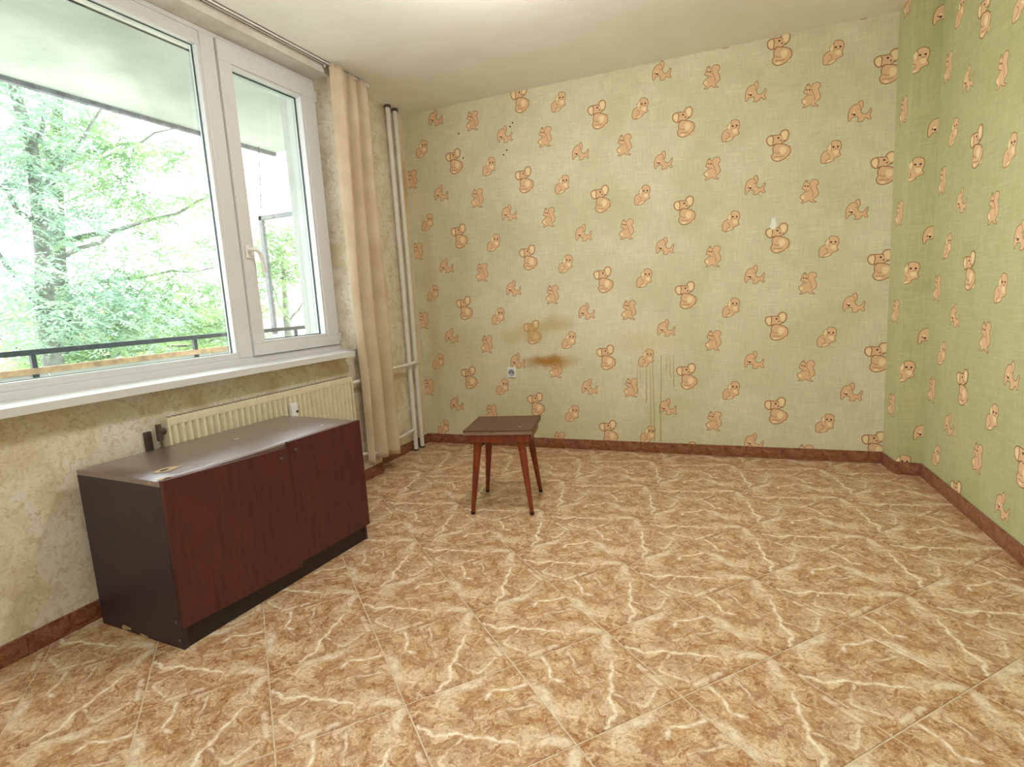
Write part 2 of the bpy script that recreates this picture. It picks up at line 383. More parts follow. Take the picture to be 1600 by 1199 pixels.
# ------------------------------------------------------------------ wallpaper print
ART = dict(
 M=dict(fills=[('t', 3, [(50,-8),(66,-19),(66,-38),(56,-52),(56,-70),(46,-78),(32,-71),(36,-31)]),
   ('b', 2, [(-24,7),(-11,14),(10,10),(31,4),(48,-7),(59,-21),(59,-44),(49,-60),(32,-73),(11,-83),(-8,-85),(-27,-78),(-38,-63),(-38,-45),(-30,-35),(-33,-17),(-30,-1)]),
   ('e', 2, [(-30,62),(-50,62),(-62,55),(-67,40),(-62,21),(-49,8),(-36,6),(-26,18),(-26,45)]),
   ('e', 2, [(3,58),(10,77),(22,84),(37,84),(47,75),(51,57),(46,36),(35,22),(25,21),(12,34)]),
   ('h', 2, [(-33,63),(-13,61),(5,61),(16,47),(30,31),(21,18),(6,10),(-11,14),(-26,10),(-35,8),(-32,28),(-30,45)])],
   lights=[[(-37,53),(-49,53),(-58,48),(-60,37),(-56,23),(-46,14),(-37,15),(-34,33)],[(12,56),(16,70),(26,75),(38,76),(43,60),(39,41),(32,30),(23,35)],
           [(10,-10),(27,-8),(38,-18),(36,-36),(23,-49),(11,-45),(4,-27)],[(-23,-72),(-10,-67),(5,-71),(-4,-79),(-16,-78)]],
   lines=[[(-23,-31),(-10,-42),(4,-39)],[(-26,-58),(-12,-58),(6,-62),(24,-60)]], dots=[(-4,45,5.5),(10,29,4)]),
 S=dict(fills=[('b', 2, [(-18,61),(-14,48),(-9,64),(-5,48),(3,41),(13,57),(29,60),(43,55),(49,44),(48,29),(40,28),(40,14),(48,-5),(50,-25),(41,-35),(31,-43),(23,-55),(41,-64),(35,-69),(10,-62),(4,-53),(-12,-60),(-31,-66),(-40,-61),(-27,-54),(-36,-44),(-45,-33),(-42,-20),(-32,-15),(-24,-5),(-13,5),(-28,9),(-36,18),(-30,28),(-26,45),(-22,49)])],
   lights=[[(-36,-21),(-25,-25),(-22,-38),(-29,-45),(-39,-36)]],
   lines=[[(4,37),(6,19),(16,2),(23,-24),(18,-37)],[(-17,-8),(-3,2),(7,-6)]], dots=[(-19,29,4),(-5,26,4.6)]),
 P=dict(fills=[('b', 2, [(-1,45),(6,56),(22,58),(40,52),(48,41),(50,22),(45,5),(41,-7),(48,-23),(38,-30),(16,-38),(13,-48),(-7,-56),(-31,-60),(-47,-55),(-50,-41),(-49,-16),(-40,1),(-23,9),(-15,14),(-19,26),(-11,37)])],
   lights=[[(-11,36),(-2,43),(2,20),(-4,6),(-13,10),(-18,24)],[(10,-2),(19,6),(31,5),(38,-5),(32,-18),(18,-17)],[(-29,-54),(-11,-45),(8,-45),(-7,-54)]],
   lines=[[(-29,-58),(-23,-43),(-8,-35),(-7,-18),(-21,-6)],[(0,44),(3,20),(-3,4)],[(16,14),(24,10),(34,13)]], dots=[(11,24,5.2),(33,23,5.2)]),
 D=dict(fills=[('b', 2, [(-55,-46),(-58,-20),(-54,8),(-43,29),(-25,38),(-12,39),(-7,50),(7,55),(13,38),(12,20),(3,5),(8,-12),(25,-19),(38,-11),(47,6),(54,3),(49,-19),(45,-30),(54,-47),(41,-50),(34,-40),(21,-41),(14,-54),(-14,-54),(-8,-40),(-14,-27),(-27,-27),(-39,-29),(-46,-42)])],
   lights=[[(-35,-2),(-29,3),(-23,-6),(-29,-10)]],
   lines=[[(-8,38),(-1,26),(2,6),(-12,11)]], dots=[(-28,-14,5.8),(-39,-10,3.4)]))
def smooth_closed(p, k=2):
    out = []; n = len(p)
    for i in range(n):
        a, b, c, d = (Vector(p[(i + j) % n]) for j in (-1, 0, 1, 2))
        for s in range(k):
            t = s / k
            q = 0.5 * ((2 * b) + (c - a) * t + (2 * a - 5 * b + 4 * c - d) * t * t + (3 * b - a - 3 * c + d) * t ** 3)
            out.append((q.x, q.y))
    return out
def stroke(p, w, closed):
    n = len(p); nrm = []
    for i in range(n):
        a = Vector(p[(i - 1) % n] if closed or i else p[0]); b = Vector(p[(i + 1) % n] if closed or i < n - 1 else p[-1])
        d = b - a; d = d.normalized() if d.length > 1e-9 else Vector((1, 0)); nrm.append(Vector((-d.y, d.x)) * w / 2)
    out = []
    for i in range(n if closed else n - 1):
        j = (i + 1) % n; a, b = Vector(p[i]), Vector(p[j])
        out.append([tuple(a - nrm[i]), tuple(b - nrm[j]), tuple(b + nrm[j]), tuple(a + nrm[i])])
    return out
PRINT = {}
for k, d in ART.items():
    L = []; lev = 1
    for kind, mi, p in d['fills']:
        q = smooth_closed(p, 2 if k in 'SD' else 3)
        for tri in tessellate_polygon([[Vector((x, y, 0)) for x, y in q]]): L.append((mi, lev, [q[i] for i in tri]))
        w = 1.6 if kind == 't' else (4.2 if k == 'M' else 3.2)
        for quad in stroke(q, w, True): L.append((1, lev + 1, quad))
        lev += 2
    for p in d['lights']:
        q = smooth_closed(p, 3)
        for tri in tessellate_polygon([[Vector((x, y, 0)) for x, y in q]]): L.append((3, lev, [q[i] for i in tri]))
    lev += 1
    for p in d['lines']:
        for quad in stroke(p, 2.6, False): L.append((1, lev, quad))
    for x, y, r in d['dots']:
        L.append((4, lev + 1, [(x + r * math.cos(a * math.pi / 4), y + r * math.sin(a * math.pi / 4)) for a in range(8)]))
    PRINT[k] = L
def clip(poly, u0, u1, v0, v1):
    for ax, lim, sg in ((0, u0, 1), (0, u1, -1), (1, v0, 1), (1, v1, -1)):
        out = []; n = len(poly)
        for i in range(n):
            a, b = poly[i], poly[(i + 1) % n]; da = sg * (a[ax] - lim); db = sg * (b[ax] - lim)
            if da >= 0: out.append(a)
            if da * db < 0:
                t = da / (da - db); out.append((a[0] + (b[0] - a[0]) * t, a[1] + (b[1] - a[1]) * t))
        poly = out
        if len(poly) < 3: return None
    return poly
def stamp(mb, to3, kind, u, v, win):
    if u + 0.075 < win[0] or u - 0.075 > win[1] or v + 0.09 < win[2] or v - 0.09 > win[3]: return
    for mi, lev, p in PRINT[kind]:
        q = clip([(u + a / 1000, v + b / 1000) for a, b in p], *win)
        if q: mb.face([to3(a, b, 0.00012 * lev) for a, b in q], mi)
BASE = dict(S=(0.033, 2.021), P=(0.142, 2.221), D=(0.279, 2.415), M=(0.404, 2.094))
DZ = 0.5245
def drop(mb, to3, u_off, dz, win, kinds='SPDM', over={}):
    for k in kinds:
        u, v = BASE[k]; u = over.get(k, u + u_off)
        for r in range(-6, 3): stamp(mb, to3, k, u, v + dz + r * DZ, win)

# ------------------------------------------------------------------ room shell
bk = MB(); XB = 3.0928
bk.box((-0.3, 0.0, -0.05), (XB + 0.6, 0.12, H + 0.02))
to_back = lambda u, v, o: (u, -o, v)
winb = (0.003, XB - 0.001, BB * 0.6, H)
for i, dz in enumerate((0, -0.198, -0.388, -0.521, -0.739, -0.938)):
    drop(bk, to_back, 0.5295 * i, dz, winb)
for (x0, z0, x1, z1, w) in [(1.672, .605, 1.667, .40, .008), (1.69, .60, 1.688, .50, .006), (1.7315, .604, 1.7255, .3426, .008), (1.757, .60, 1.752, .15, .008), (1.7744, .6467, 1.775, .078, .009),
                            (1.8288, .667, 1.8132, .079, .010), (1.864, .66, 1.862, .56, .006), (1.885, .66, 1.884, .52, .006), (1.9065, .666, 1.9072, .453, .008)]:
    n = 7; pts = []
    for i in range(n + 1):
        t = i / n; pts.append((x0 + (x1 - x0) * t + random.uniform(-.002, .002), z0 + (z1 - z0) * t))
    for i in range(n):
        a, b = pts[i], pts[i + 1]; wa = w * (0.35 + 0.65 * i / n) / 2; wb = w * (0.35 + 0.65 * (i + 1) / n) / 2
        bk.face([to_back(a[0] - wa, a[1], .0016), to_back(b[0] - wb, b[1], .0016), to_back(b[0] + wb, b[1], .0016), to_back(a[0] + wa, a[1], .0016)], 5)
for x, z in [(.4549, 2.2766), (.8693, 2.2813), (.849, 2.26), (.8154, 2.1098), (.7895, 2.084), (.4772, 2.1078)]:
    bk.face([to_back(x + .006 * math.cos(a), z + .006 * math.sin(a), .0016) for a in [i * math.pi / 4 for i in range(8)]], 6)
bk.face([to_back(x, z, .0018) for x, z in [(2.475, 1.425), (2.492, 1.405), (2.510, 1.415), (2.512, 1.44), (2.508, 1.475), (2.485, 1.470), (2.482, 1.445)]], 7)
struct(bk.build('wall_back', WP), 'pale green nursery wallpaper wall with tan animals, brown stains and drips')

# corner pier
cp = MB(); p0 = Vector((XB, 0.05)); p1 = Vector((3.1195, -0.198)); p2 = Vector((xr(-0.212), -0.212))
cp.prism([(XB - 0.006, 0.05), (p1.x, p1.y), (p2.x, p2.y), (3.6, -0.212), (3.6, 0.05)], -0.05, H + 0.02)
def to_ret(u, v, o):
    q = Vector((XB, 0)).lerp(p1, u / 0.2); return (q.x - o, q.y, v)
def to_front(u, v, o):
    t = (u - p1.x) / (p2.x - p1.x); q = p1.lerp(p2, t); return (q.x, q.y - o, v)
drop(cp, to_ret, 0, -0.071, (0.002, 0.199, BB, H), 'S', dict(S=0.10))
drop(cp, to_front, 0, -0.071, (p1.x + .001, p2.x - .001, BB, H), 'PD', dict(P=3.136, D=3.250))
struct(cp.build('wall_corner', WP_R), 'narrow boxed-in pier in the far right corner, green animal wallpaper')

rw = MB()
rw.prism([(xr(-0.2), -0.2), (xr(YF - 0.2), YF - 0.2), (xr(YF - 0.2) + 0.15, YF - 0.2), (xr(-0.2) + 0.15, -0.2)][::1], -0.05, H + 0.02)
nr = Vector((-1, -0.0584)).normalized()
to_right = lambda u, v, o: (xr(-u) + nr.x * o, -u + nr.y * o, v)
winr = (0.215, 4.69, BB * 0.6, H)
for i, (s0, dz) in enumerate([(.295, .048), (.852, -.155), (1.38, -.353), (1.91, -.55), (2.44, -.75), (2.97, -.94), (3.50, -.12), (4.03, -.32)]):
    drop(rw, to_right, s0 - 0.033, dz, winr)
struct(rw.build('wall_right', WP_R), 'right side wall in nursery wallpaper with tan animals, its dimmer light put into the colour')

fw = MB(); fw.box((-0.3, YF - 0.12, -0.05), (xr(YF) + 0.3, YF, H + 0.02))
struct(fw.build('wall_front', WP[0]), 'plain green papered wall behind the viewer')

WY1, WY0, WZ0, WZ1 = -0.932, -4.42, 0.838, 2.430      # window opening
XO = -0.26                                             # outer face of the facade
lw = MB()
lw.box((XO, YF - 0.1, -0.05), (XP, WY1, WZ0 - 0.03), 0)           # below the window
lw.box((XO, YF - 0.1, WZ0 - 0.03), (XP, WY0, H + 0.02), 0)         # left pier
lw.box((XO, WY0, WZ1), (XP, WY1, H + 0.02), 2)                     # lintel
lw.box((XO, WY1, -0.05), (XP, YS, H + 0.02), 0)                    # right jamb pier
lw.box((XO, YS, -0.05), (0.0, 0.06, H + 0.02), 0)                  # stepped back beside the pipes
lw.box((0.0, -0.115, BB), (0.002, 0.0, H), 1)                      # strip of another paper by the corner
lw.box((0.0, -0.008, BB), (0.007, 0.0, H), 3)                      # corner bead
# outer reveal skin
lw.box((XO + 0.001, WY1 - 0.004, WZ0 - 0.03), (-0.085, WY1, WZ1), 3)
struct(lw.build('wall_left', [M_LEFT, M_SCROLL, M_REVEAL, M_OUTWHITE]), 'window wall in mottled beige crinkled wallpaper')

cl = MB(); cl.box((XO, YF - 0.1, H), (3.9, 0.12, H + 0.15))
struct(cl.build('ceiling', M_CEIL), 'dingy off-white painted ceiling')

# floor: grout bed and one object per tile
fl = MB(); fl.prism([(0, 0), (0, YF), (xr(YF), YF), (xr(0), 0)], -0.06, -0.0016)
floor = struct(fl.build('floor', M_GROUT), 'brown marbled ceramic floor tiles laid diagonally')
th = math.radians(-42.15); ua = Vector((math.cos(th), math.sin(th))); ub = Vector((math.sin(th), -math.cos(th)))
O = Vector((1.4375, -2.1501)) + Vector((0.004, 0.0))
G = 0.0021; fullmesh = {}
def clip_line(poly, n, d):                 # keep n.p <= d
    out = []
    for i in range(len(poly)):
        a, b = poly[i], poly[(i + 1) % len(poly)]; da = n.dot(a) - d; db = n.dot(b) - d
        if da <= 0: out.append(a)
        if da * db < 0: out.append(a.lerp(b, da / (da - db)))
    return out
def tile_mesh(loc, mat):
    n = len(loc); c = sum(loc, Vector((0, 0))) / n; mb = MB()
    ins = [p + (c - p).normalized() * 0.0016 for p in loc]
    V = [(p.x, p.y, -0.010) for p in loc] + [(p.x, p.y, -0.0008) for p in loc] + [(p.x, p.y, 0.0) for p in ins]
    F = [tuple(range(2 * n, 3 * n))]
    for i in range(n):
        j = (i + 1) % n; F += [(i, j, n + j, n + i), (n + i, n + j, 2 * n + j, 2 * n + i)]
    mb.add(V, F); me = bpy.data.meshes.new('floor_tile'); me.from_pydata(mb.v, [], mb.f); me.materials.append(mat); me.update(); return me
rn = Vector((1, 0.0584)); rd = 3.2296 - 0.00584
lx = lambda p, o: Vector(((p - o).dot(ua), -(p - o).dot(ub)))
for i in range(-16, 20):
    for j in range(-18, 18):
        o = O + ua * TA * i + ub * TB * j
        full = [o + ua * G + ub * G, o + ua * (TA - G) + ub * G, o + ua * (TA - G) + ub * (TB - G), o + ua * G + ub * (TB - G)][::-1]
        q = full
        for n_, d_ in ((Vector((-1, 0)), 0.0), (Vector((0, 1)), 0.0), (Vector((0, -1)), -YF), (rn, rd)):
            q = clip_line(q, n_, d_)
            if len(q) < 3: break
        if len(q) < 3: continue
        ar = abs(sum(q[k].x * q[(k + 1) % len(q)].y - q[k].y * q[(k + 1) % len(q)].x for k in range(len(q)))) / 2
        if ar < 0.0008: continue
        mt = M_TILE if (i + j) % 2 == 0 else M_TILE_T
        if len(q) == 4 and all((a - b).length < 1e-6 for a, b in zip(q, full)):
            if mt not in fullmesh: fullmesh[mt] = tile_mesh([lx(p, o) for p in full], mt)
            me = fullmesh[mt]
        else: me = tile_mesh([lx(p, o) for p in q], mt)
        link('floor_tile', me, floor, (o.x, o.y, 0), th)

# skirting tiles
def skirting(name, a, b, label, start=0.0):
    a = Vector(a); b = Vector(b); d = (b - a); Ln = d.length; ang = math.atan2(d.y, d.x)
    root = empty(name, (a.x, a.y, 0), ang); struct(root, label)
    x = 0.0; nx = start if start > 0 else 0.335; k = 0; shared = {}
    while x < Ln - 0.004:
        e = min(nx, Ln); w = round(e - x, 4)
        if w not in shared:
            mb = MB(); mb.box((0.0008, -0.009, 0.0), (w - 0.0008, 0, BB), 0, 0.0015)
            me = bpy.data.meshes.new('skirting_tile'); me.from_pydata(mb.v, [], mb.f); me.materials.append(M_SKIRT); me.update(); shared[w] = me
        link('skirting_tile', shared[w], root, (x, 0, 0)); x = e; nx += 0.335; k += 1
skirting('baseboard_back', (0.0, 0.0), (XB, 0.0), 'brown marbled skirting tiles along the far wall', 0.21)
skirting('baseboard_return', (XB, -0.009), (p1.x, p1.y), 'short skirting tile on the side of the corner pier')
skirting('baseboard_corner', (p1.x - 0.009, p1.y), (p2.x, p2.y), 'short skirting tile on the front of the corner pier')
skirting('baseboard_right', (p2.x, -0.222), (xr(YF), YF), 'brown marbled skirting tiles along the right wall', 0.15)
skirting('baseboard_left', (XP, YF), (XP, YS), 'brown marbled skirting tiles below the window', 0.2)
skirting('baseboard_pipes', (0.0, YS), (0.0, -0.009), 'brown marbled skirting tiles behind the heating pipes')

# ------------------------------------------------------------------ window
win = empty('window_1', (0, 0, 0)); struct(win, 'white plastic window with a fixed light and an opening sash')
FX0, FX1 = -0.085, -0.015
fr = MB()
fr.box((FX0, WY0, WZ0), (FX1, WY1, 0.872), 0, .003); fr.box((FX0, WY0, 2.408), (FX1, WY1, WZ1), 0, .003)
fr.box((FX0, WY1 - 0.022, .872), (FX1, WY1, 2.408), 0, .002); fr.box((FX0, WY0, .872), (FX1, WY0 + 0.06, 2.408), 0, .002)
fr.box((FX0, WY0 + .06, 0.872), (FX1 - .004, -1.70, 0.893), 0, .002); fr.box((FX0, WY0 + .06, 2.36), (FX1 - .004, -1.70, 2.408), 0, .002)
fr.build('outer_frame', M_PVC, win)
mu = MB(); mu.box((FX0, -1.700, 0.872), (FX1 + .002, -1.618, 2.408), 0, .004); mu.build('mullion', M_PVC, win)
bd = MB()                                                           # glazing bead of the fixed light
for a, b in (((-.05, WY0 + .05, .888), (-.018, -1.70, .902)), ((-.05, WY0 + .05, 2.348), (-.018, -1.70, 2.364)), ((-.05, -1.716, .902), (-.018, -1.698, 2.348)), ((-.05, WY0 + .05, .902), (-.018, WY0 + .07, 2.348))):
    bd.box(a, b, 0, .002)
bd.build('glazing_bead', M_PVC, win)
def gasket(y0, y1, z0, z1, parent, x0=-.054, x1=-.047, w=.007):
    g = MB()
    g.box((x0, y0, z0), (x1, y1, z0 + w)); g.box((x0, y0, z1 - w), (x1, y1, z1)); g.box((x0, y0, z0), (x1, y0 + w, z1)); g.box((x0, y1 - w, z0), (x1, y1, z1))
    g.build('gasket', M_GASKET, parent)
def pane(y0, y1, z0, z1, parent, x=-.056):
    g = MB(); g.box((x - .004, y0, z0), (x, y1, z1)); g.build('pane', M_GLASS, parent)
gasket(WY0 + .066, -1.712, .897, 2.352, win); pane(WY0 + .06, -1.70, .89, 2.36, win)
sash = MB(); SY0, SY1, SZ0, SZ1 = -1.616, -0.951, 0.876, 2.408; GY0, GY1, GZ0, GZ1 = -1.545, -1.050, 0.937, 2.313
sash.box((-.075, SY0, SZ0), (0, SY1, GZ0), 0, .004); sash.box((-.075, SY0, GZ1), (0, SY1, SZ1), 0, .004)
sash.box((-.075, SY0, GZ0), (0, GY0, GZ1), 0, .002); sash.box((-.075, GY1, GZ0), (0, SY1, GZ1), 0, .002)
so = sash.build('sash', M_PVC, win)
sb = MB()
for a, b in (((-.05, GY0, GZ0), (-.008, GY1, GZ0 + .012)), ((-.05, GY0, GZ1 - .012), (-.008, GY1, GZ1)), ((-.05, GY0, GZ0 + .012), (-.008, GY0 + .012, GZ1 - .012)), ((-.05, GY1 - .012, GZ0 + .012), (-.008, GY1, GZ1 - .012))): sb.box(a, b, 0, .002)
sb.build('glazing_bead', M_PVC, so)
gasket(GY0 + .01, GY1 - .010, GZ0 + .01, GZ1 - .010, so); pane(GY0, GY1, GZ0, GZ1, so)
hd = MB(); hd.box((0, -1.602, 1.372), (.012, -1.570, 1.440), 0, .005)
hd.tube([(.010, -1.586, 1.415), (.038, -1.586, 1.415), (.050, -1.578, 1.412), (.052, -1.560, 1.400), (.052, -1.548, 1.375), (.052, -1.542, 1.335), (.054, -1.541, 1.295)],
        [.010, .010, .0105, .0105, .0105, .0105, .0095], 10)
hd.build('handle', M_WPAINT, so)
hg = MB(); hg.tube([(.004, -0.949, .90), (.004, -0.949, .945)], .006, 8); hg.tube([(.004, -0.949, 2.30), (.004, -0.949, 2.36)], .006, 8); hg.build('hinge', M_PVC, so)
sl = MB(); sl.prism([(-.05, WY0), (0.205, WY0), (0.205, -1.075), (XP, -1.060), (XP, WY1), (-.05, WY1)], .811, .840)
sl.build('window_sill', M_PVC, win)

# ------------------------------------------------------------------ curtain rail and curtain
rail = empty('curtain_rail', (0.136, -2.5, H)); tag(rail, 'white double-groove curtain track fixed along the ceiling above the window', 'curtain rail')
rl = MB(); y0, y1 = -2.0, 1.862
for a, b in ((-.022, -.017), (-.003, .003), (.016, .021)): rl.box((a, y0, -.012), (b, y1, 0))
rl.box((-.022, y0, -.004), (.021, y1, 0)); rl.build('track', M_WPAINT, rail)
gv = MB()
gv.box((-.017, y0, -.0065), (-.003, y1, -.004)); gv.box((.003, y0, -.0065), (.016, y1, -.004)); gv.build('groove', M_DIRT, rail)
ec = MB(); ec.box((-.024, y1, -.022), (.023, y1 + .016, 0), 0, .002); ec.build('end_cap', M_WPAINT, rail)

cu = empty('curtain', (0.16, -0.85, 0.12)); tag(cu, 'cream cloth curtain drawn aside in folds at the right of the window', 'curtain')
def curtain_panel(ya_t, yb_t, ya_b, yb_b, ztop, zbot, nf, ph, x_t, x_b, amp_t, amp_b, hem):
    NU, NV = 90, 60; V = []; F = []
    for j in range(NV + 1):
        v = j / NV
        for i in range(NU + 1):
            u = i / NU
            z = ztop + (zbot + hem(u) - ztop) * v
            e = v ** 0.8
            y = (ya_t + (yb_t - ya_t) * u) * (1 - e) + (ya_b + (yb_b - ya_b) * u) * e
            mid = math.sin(math.pi * min(v * 1.3, 1)) * -0.02 * (1 - u)
            a = amp_t * (1 - e) + amp_b * e
            w = math.sin(2 * math.pi * (nf * u + ph + 0.05 * math.sin(3 * v))); w = math.copysign(abs(w) ** 0.75, w)
            g = math.exp(-v * 22)                                    # gathers at the heading
            x = x_t * (1 - e) + x_b * e + a * w * (1 - 0.6 * g) + g * 0.010 * math.sin(2 * math.pi * nf * 5 * u)
            x += 0.006 * mnoise.noise(Vector((u * 4, v * 5, nf)))
            V.append((max(x, XP + 0.012) - 0.16, y + mid + 0.85 + 0.004 * mnoise.noise(Vector((u * 3, v * 6, 3))), z - 0.12))
    W = NU + 1
    for j in range(NV):
        for i in range(NU): F.append((j * W + i, (j + 1) * W + i, (j + 1) * W + i + 1, j * W + i + 1))
    mb = MB(); mb.add(V, F, 0, True); return mb
c1 = curtain_panel(-1.015, -0.860, -1.000, -0.955, 2.458, 0.118, 1.0, 0.93, 0.190, 0.182, 0.050, 0.026, lambda u: 0).build('cloth_fold', M_CURT, cu)
c2 = curtain_panel(-0.890, -0.690, -0.945, -0.672, 2.458, 0.122, 1.9, 0.62, 0.168, 0.176, 0.042, 0.036, lambda u: 0.010 * math.sin(u * 5)).build('cloth_fold', M_CURT, cu)
for c in (c1, c2):
    md = c.modifiers.new('thickness', 'SOLIDIFY'); md.thickness = 0.0022; md.offset = 0
for i in range(9):
    hk = MB(); y = -1.0 + i * 0.037; hk.box((-.030, y + .85 - .003, 2.450 - .12), (-.022, y + .85 + .003, 2.4625 - .12)); hk.build('hook', M_WPAINT, cu)

# ------------------------------------------------------------------ heating pipes and radiator
def pipe(y, label, branch):
    p = empty('heating_pipe', (0.036, y, 0)); tag(p, label, 'pipe', 'white heating riser pipes in the corner')
    m = MB(); m.tube([(0, -.004, 0), (0.0, 0.0, 0.6), (0.002, .004, 1.3), (0.0, 0, H)], .0165, 16); m.build('riser', M_WPAINT, p)
    m = MB(); m.lathe([(.024, 0), (.024, .012), (.019, .018)], 20, (0, 0, H - .018)); m.build('ceiling_collar', M_DIRT, p)
    m = MB(); m.lathe([(.022, 0), (.020, .010), (.017, .012)], 20, (0, -.004, 0)); m.build('floor_collar', M_DIRT, p)
    m = MB(); m.tube([(a[0] - .036, a[1] - y, a[2]) for a in branch], .0115, 12); m.build('branch', M_WPAINT, p)
pipe(-0.245, 'nearer white heating riser beside the curtain, joined by the low branch', [(0.036, -0.245, .165), (0.042, -0.33, .158), (0.045, -0.55, .148), (.05, -.74, .145), (.15, -.80, .145), (.155, -1.11, .21)])
pipe(-0.155, 'farther white heating riser next to the corner, joined by the high branch', [(0.036, -0.155, .668), (0.072, -0.185, .668), (0.076, -0.245, .667), (0.074, -0.34, .664), (0.06, -0.55, .660), (0.06, -0.70, .655), (.15, -.80, .650), (.155, -1.11, .645)])

rd_ = empty('radiator', (0.14, -1.685, 0.17)); tag(rd_, 'cream ribbed panel radiator below the window behind the cabinet', 'radiator')
RY = 0.582; RZ = 0.522
rb = MB(); nrib = 34; prof = []
for i in range(nrib):
    t0 = -RY + .012 + (2 * RY - .024) * i / nrib; wv = (2 * RY - .024) / nrib
    prof += [(t0, .031), (t0 + wv * .22, .047), (t0 + wv * .62, .047), (t0 + wv * .84, .031)]
prof = [(-RY, .031)] + prof + [(RY, .031)]
V = []; F = []
for (y, x) in prof:
    zt = .03 if x > .04 else 0
    V += [(x, y, .03), (x, y, RZ - .030)]
for i in range(len(prof) - 1): F.append((2 * i, 2 * i + 2, 2 * i + 3, 2 * i + 1))
rb.add(V, F); rb.box((.0, -RY, 0), (.040, RY, .034), 0, .004); rb.box((.0, -RY, RZ - .034), (.042, RY, RZ), 0, .005); rb.box((.0, -RY, .02), (.030, RY, RZ - .02))
rb.build('front_panel', M_RAD, rd_)
for s in (-1, 1):
    e = MB(); e.box((-.002, s * RY - .006, .005), (.046, s * RY + .006, RZ - .004), 0, .003); e.build('end_plate', M_RAD, rd_)
gr = MB()
for i in range(46): y = -RY + .02 + i * (2 * RY - .04) / 45; gr.box((.006, y - .004, RZ), (.034, y + .004, RZ + .0015))
gr.build('top_grille', M_DIRT, rd_)
ap = MB(); ap.box((.046, .063, .385), (.066, .107, .458), 0, .005); ap_o = ap.build('heat_meter', M_SOCK, rd_)
ap = MB(); ap.box((.066, .092, .405), (.0675, .104, .417)); ap.build('meter_window', M_DARK, ap_o)
vl = MB(); vl.tube([(.022, -RY, RZ - .05), (.022, -RY - .030, RZ - .05)], .012, 12); vl.tube([(.022, -RY - .030, RZ - .085), (.022, -RY - .030, RZ - .02)], .011, 12); vl.build('bleed_valve', M_DIRT, rd_)
bkt = MB(); bkt.box((-.028, -RY - .062, .30), (-.016, -RY - .036, .475)); bkt.build('wall_bracket', M_DIRT, rd_)

# ------------------------------------------------------------------ cabinet
CD, CL, CH = 0.482, 0.922, 0.582
cab = empty('low_cabinet', (0.433, -2.170, 0), math.radians(-3.3)); tag(cab, 'low dark mahogany two-door cabinet standing in front of the radiator', 'cabinet')
hx, hy = CD / 2, CL / 2; fx = hx - 0.020
def topz(x, y):                              # top bowed down towards the front, shaped to catch the window's reflection
    t = max(0.0, (x + .14) / (fx + .14)); return CH - .006 * t * t * (0.55 + 0.45 * min(1.0, (y + hy) / .35))
for sd in (-1, 1):
    m = MB(); N_ = 10; V = []; ya, yb = sorted((sd * hy, sd * (hy - .017)))
    for y in (ya, yb):
        pr_ = [(-hx, 0.0), (fx - .002, 0.0)] + [(x, topz(x, sd * hy) - .0168) for x in [fx - .002 - (fx - .002 + hx) * i / N_ for i in range(N_ + 1)]]
        V += [(x, y, z) for x, z in pr_]
    n_ = len(V) // 2
    m.add(V, [tuple(range(n_)), tuple(reversed(range(n_, 2 * n_)))] + [(i, n_ + i, n_ + (i + 1) % n_, (i + 1) % n_) for i in range(n_)]); m.build('side_panel', M_CARC, cab)
m = MB(); NX, NY = 14, 10; V = []; F = []
for k_ in (0, 1):
    for j in range(NY + 1):
        for i in range(NX + 1):
            x = -hx + (hx + fx + .004) * i / NX; y = -hy + CL * j / NY; V.append((x, y, topz(x, y) - .017 * (1 - k_)))
q_ = (NX + 1) * (NY + 1); W_ = NX + 1
for j in range(NY):
    for i in range(NX):
        a = j * W_ + i; F += [(q_ + a, q_ + a + 1, q_ + a + W_ + 1, q_ + a + W_), (a, a + W_, a + W_ + 1, a + 1)]
for i in range(NX): F += [(i, i + 1, q_ + i + 1, q_ + i), (NY * W_ + i + 1, NY * W_ + i, q_ + NY * W_ + i, q_ + NY * W_ + i + 1)]
for j in range(NY): F += [((j + 1) * W_, j * W_, q_ + j * W_, q_ + (j + 1) * W_), (j * W_ + NX, (j + 1) * W_ + NX, q_ + (j + 1) * W_ + NX, q_ + j * W_ + NX)]
m.add(V, F); tp_ = m.build('top_panel', M_TOP, cab)
for p_ in tp_.data.polygons: p_.use_smooth = abs(p_.normal.z) > .7
m = MB(); m.box((-hx + .001, -hy + .016, .06), (-hx + .006, hy - .016, CH - .018)); m.build('back_panel', M_CARC, cab)
m = MB(); m.box((-hx + .006, -hy + .016, .072), (fx - .004, hy - .016, .088)); m.build('bottom_panel', M_CARC, cab)
m = MB(); m.box((fx - .022, -hy + .0165, .0), (fx - .006, hy - .0165, .075)); m.build('plinth', M_PLINTH, cab)
m = MB(); m.box((-hx + .006, -.008, .087), (fx - .03, .008, CH - .038)); m.build('divider', M_CARC, cab)
DT = 0.018
def door(y0, y1, z0, z1, tilt, hinge_y, name='door'):
    mb = MB(); mb.box((0, y0 - hinge_y, z0 - z1), (DT, y1 - hinge_y, 0), 0, .0015)
    k = math.tan(tilt); mb.v = [(x, y, z + k * y) for x, y, z in mb.v]       # the door has sagged out of square
    return mb.build(name, M_DOOR, cab, (fx + .002, hinge_y, z1))
ld = door(-hy - .002, 0.042, .083, CH + .002, math.radians(-2.6), -hy)
rdn = door(0.0435, hy + .003, .076, CH - .003, math.radians(-.3), hy); rdn.location.x -= .001
k = MB(); k.tube([(DT, .462, -.058), (DT + .010, .462, -.058)], [.008, .006], 10); k.tube([(DT, .475, -.050), (DT + .005, .475, -.050)], .003, 8); k.build('knob_stub', M_DIRT, ld)
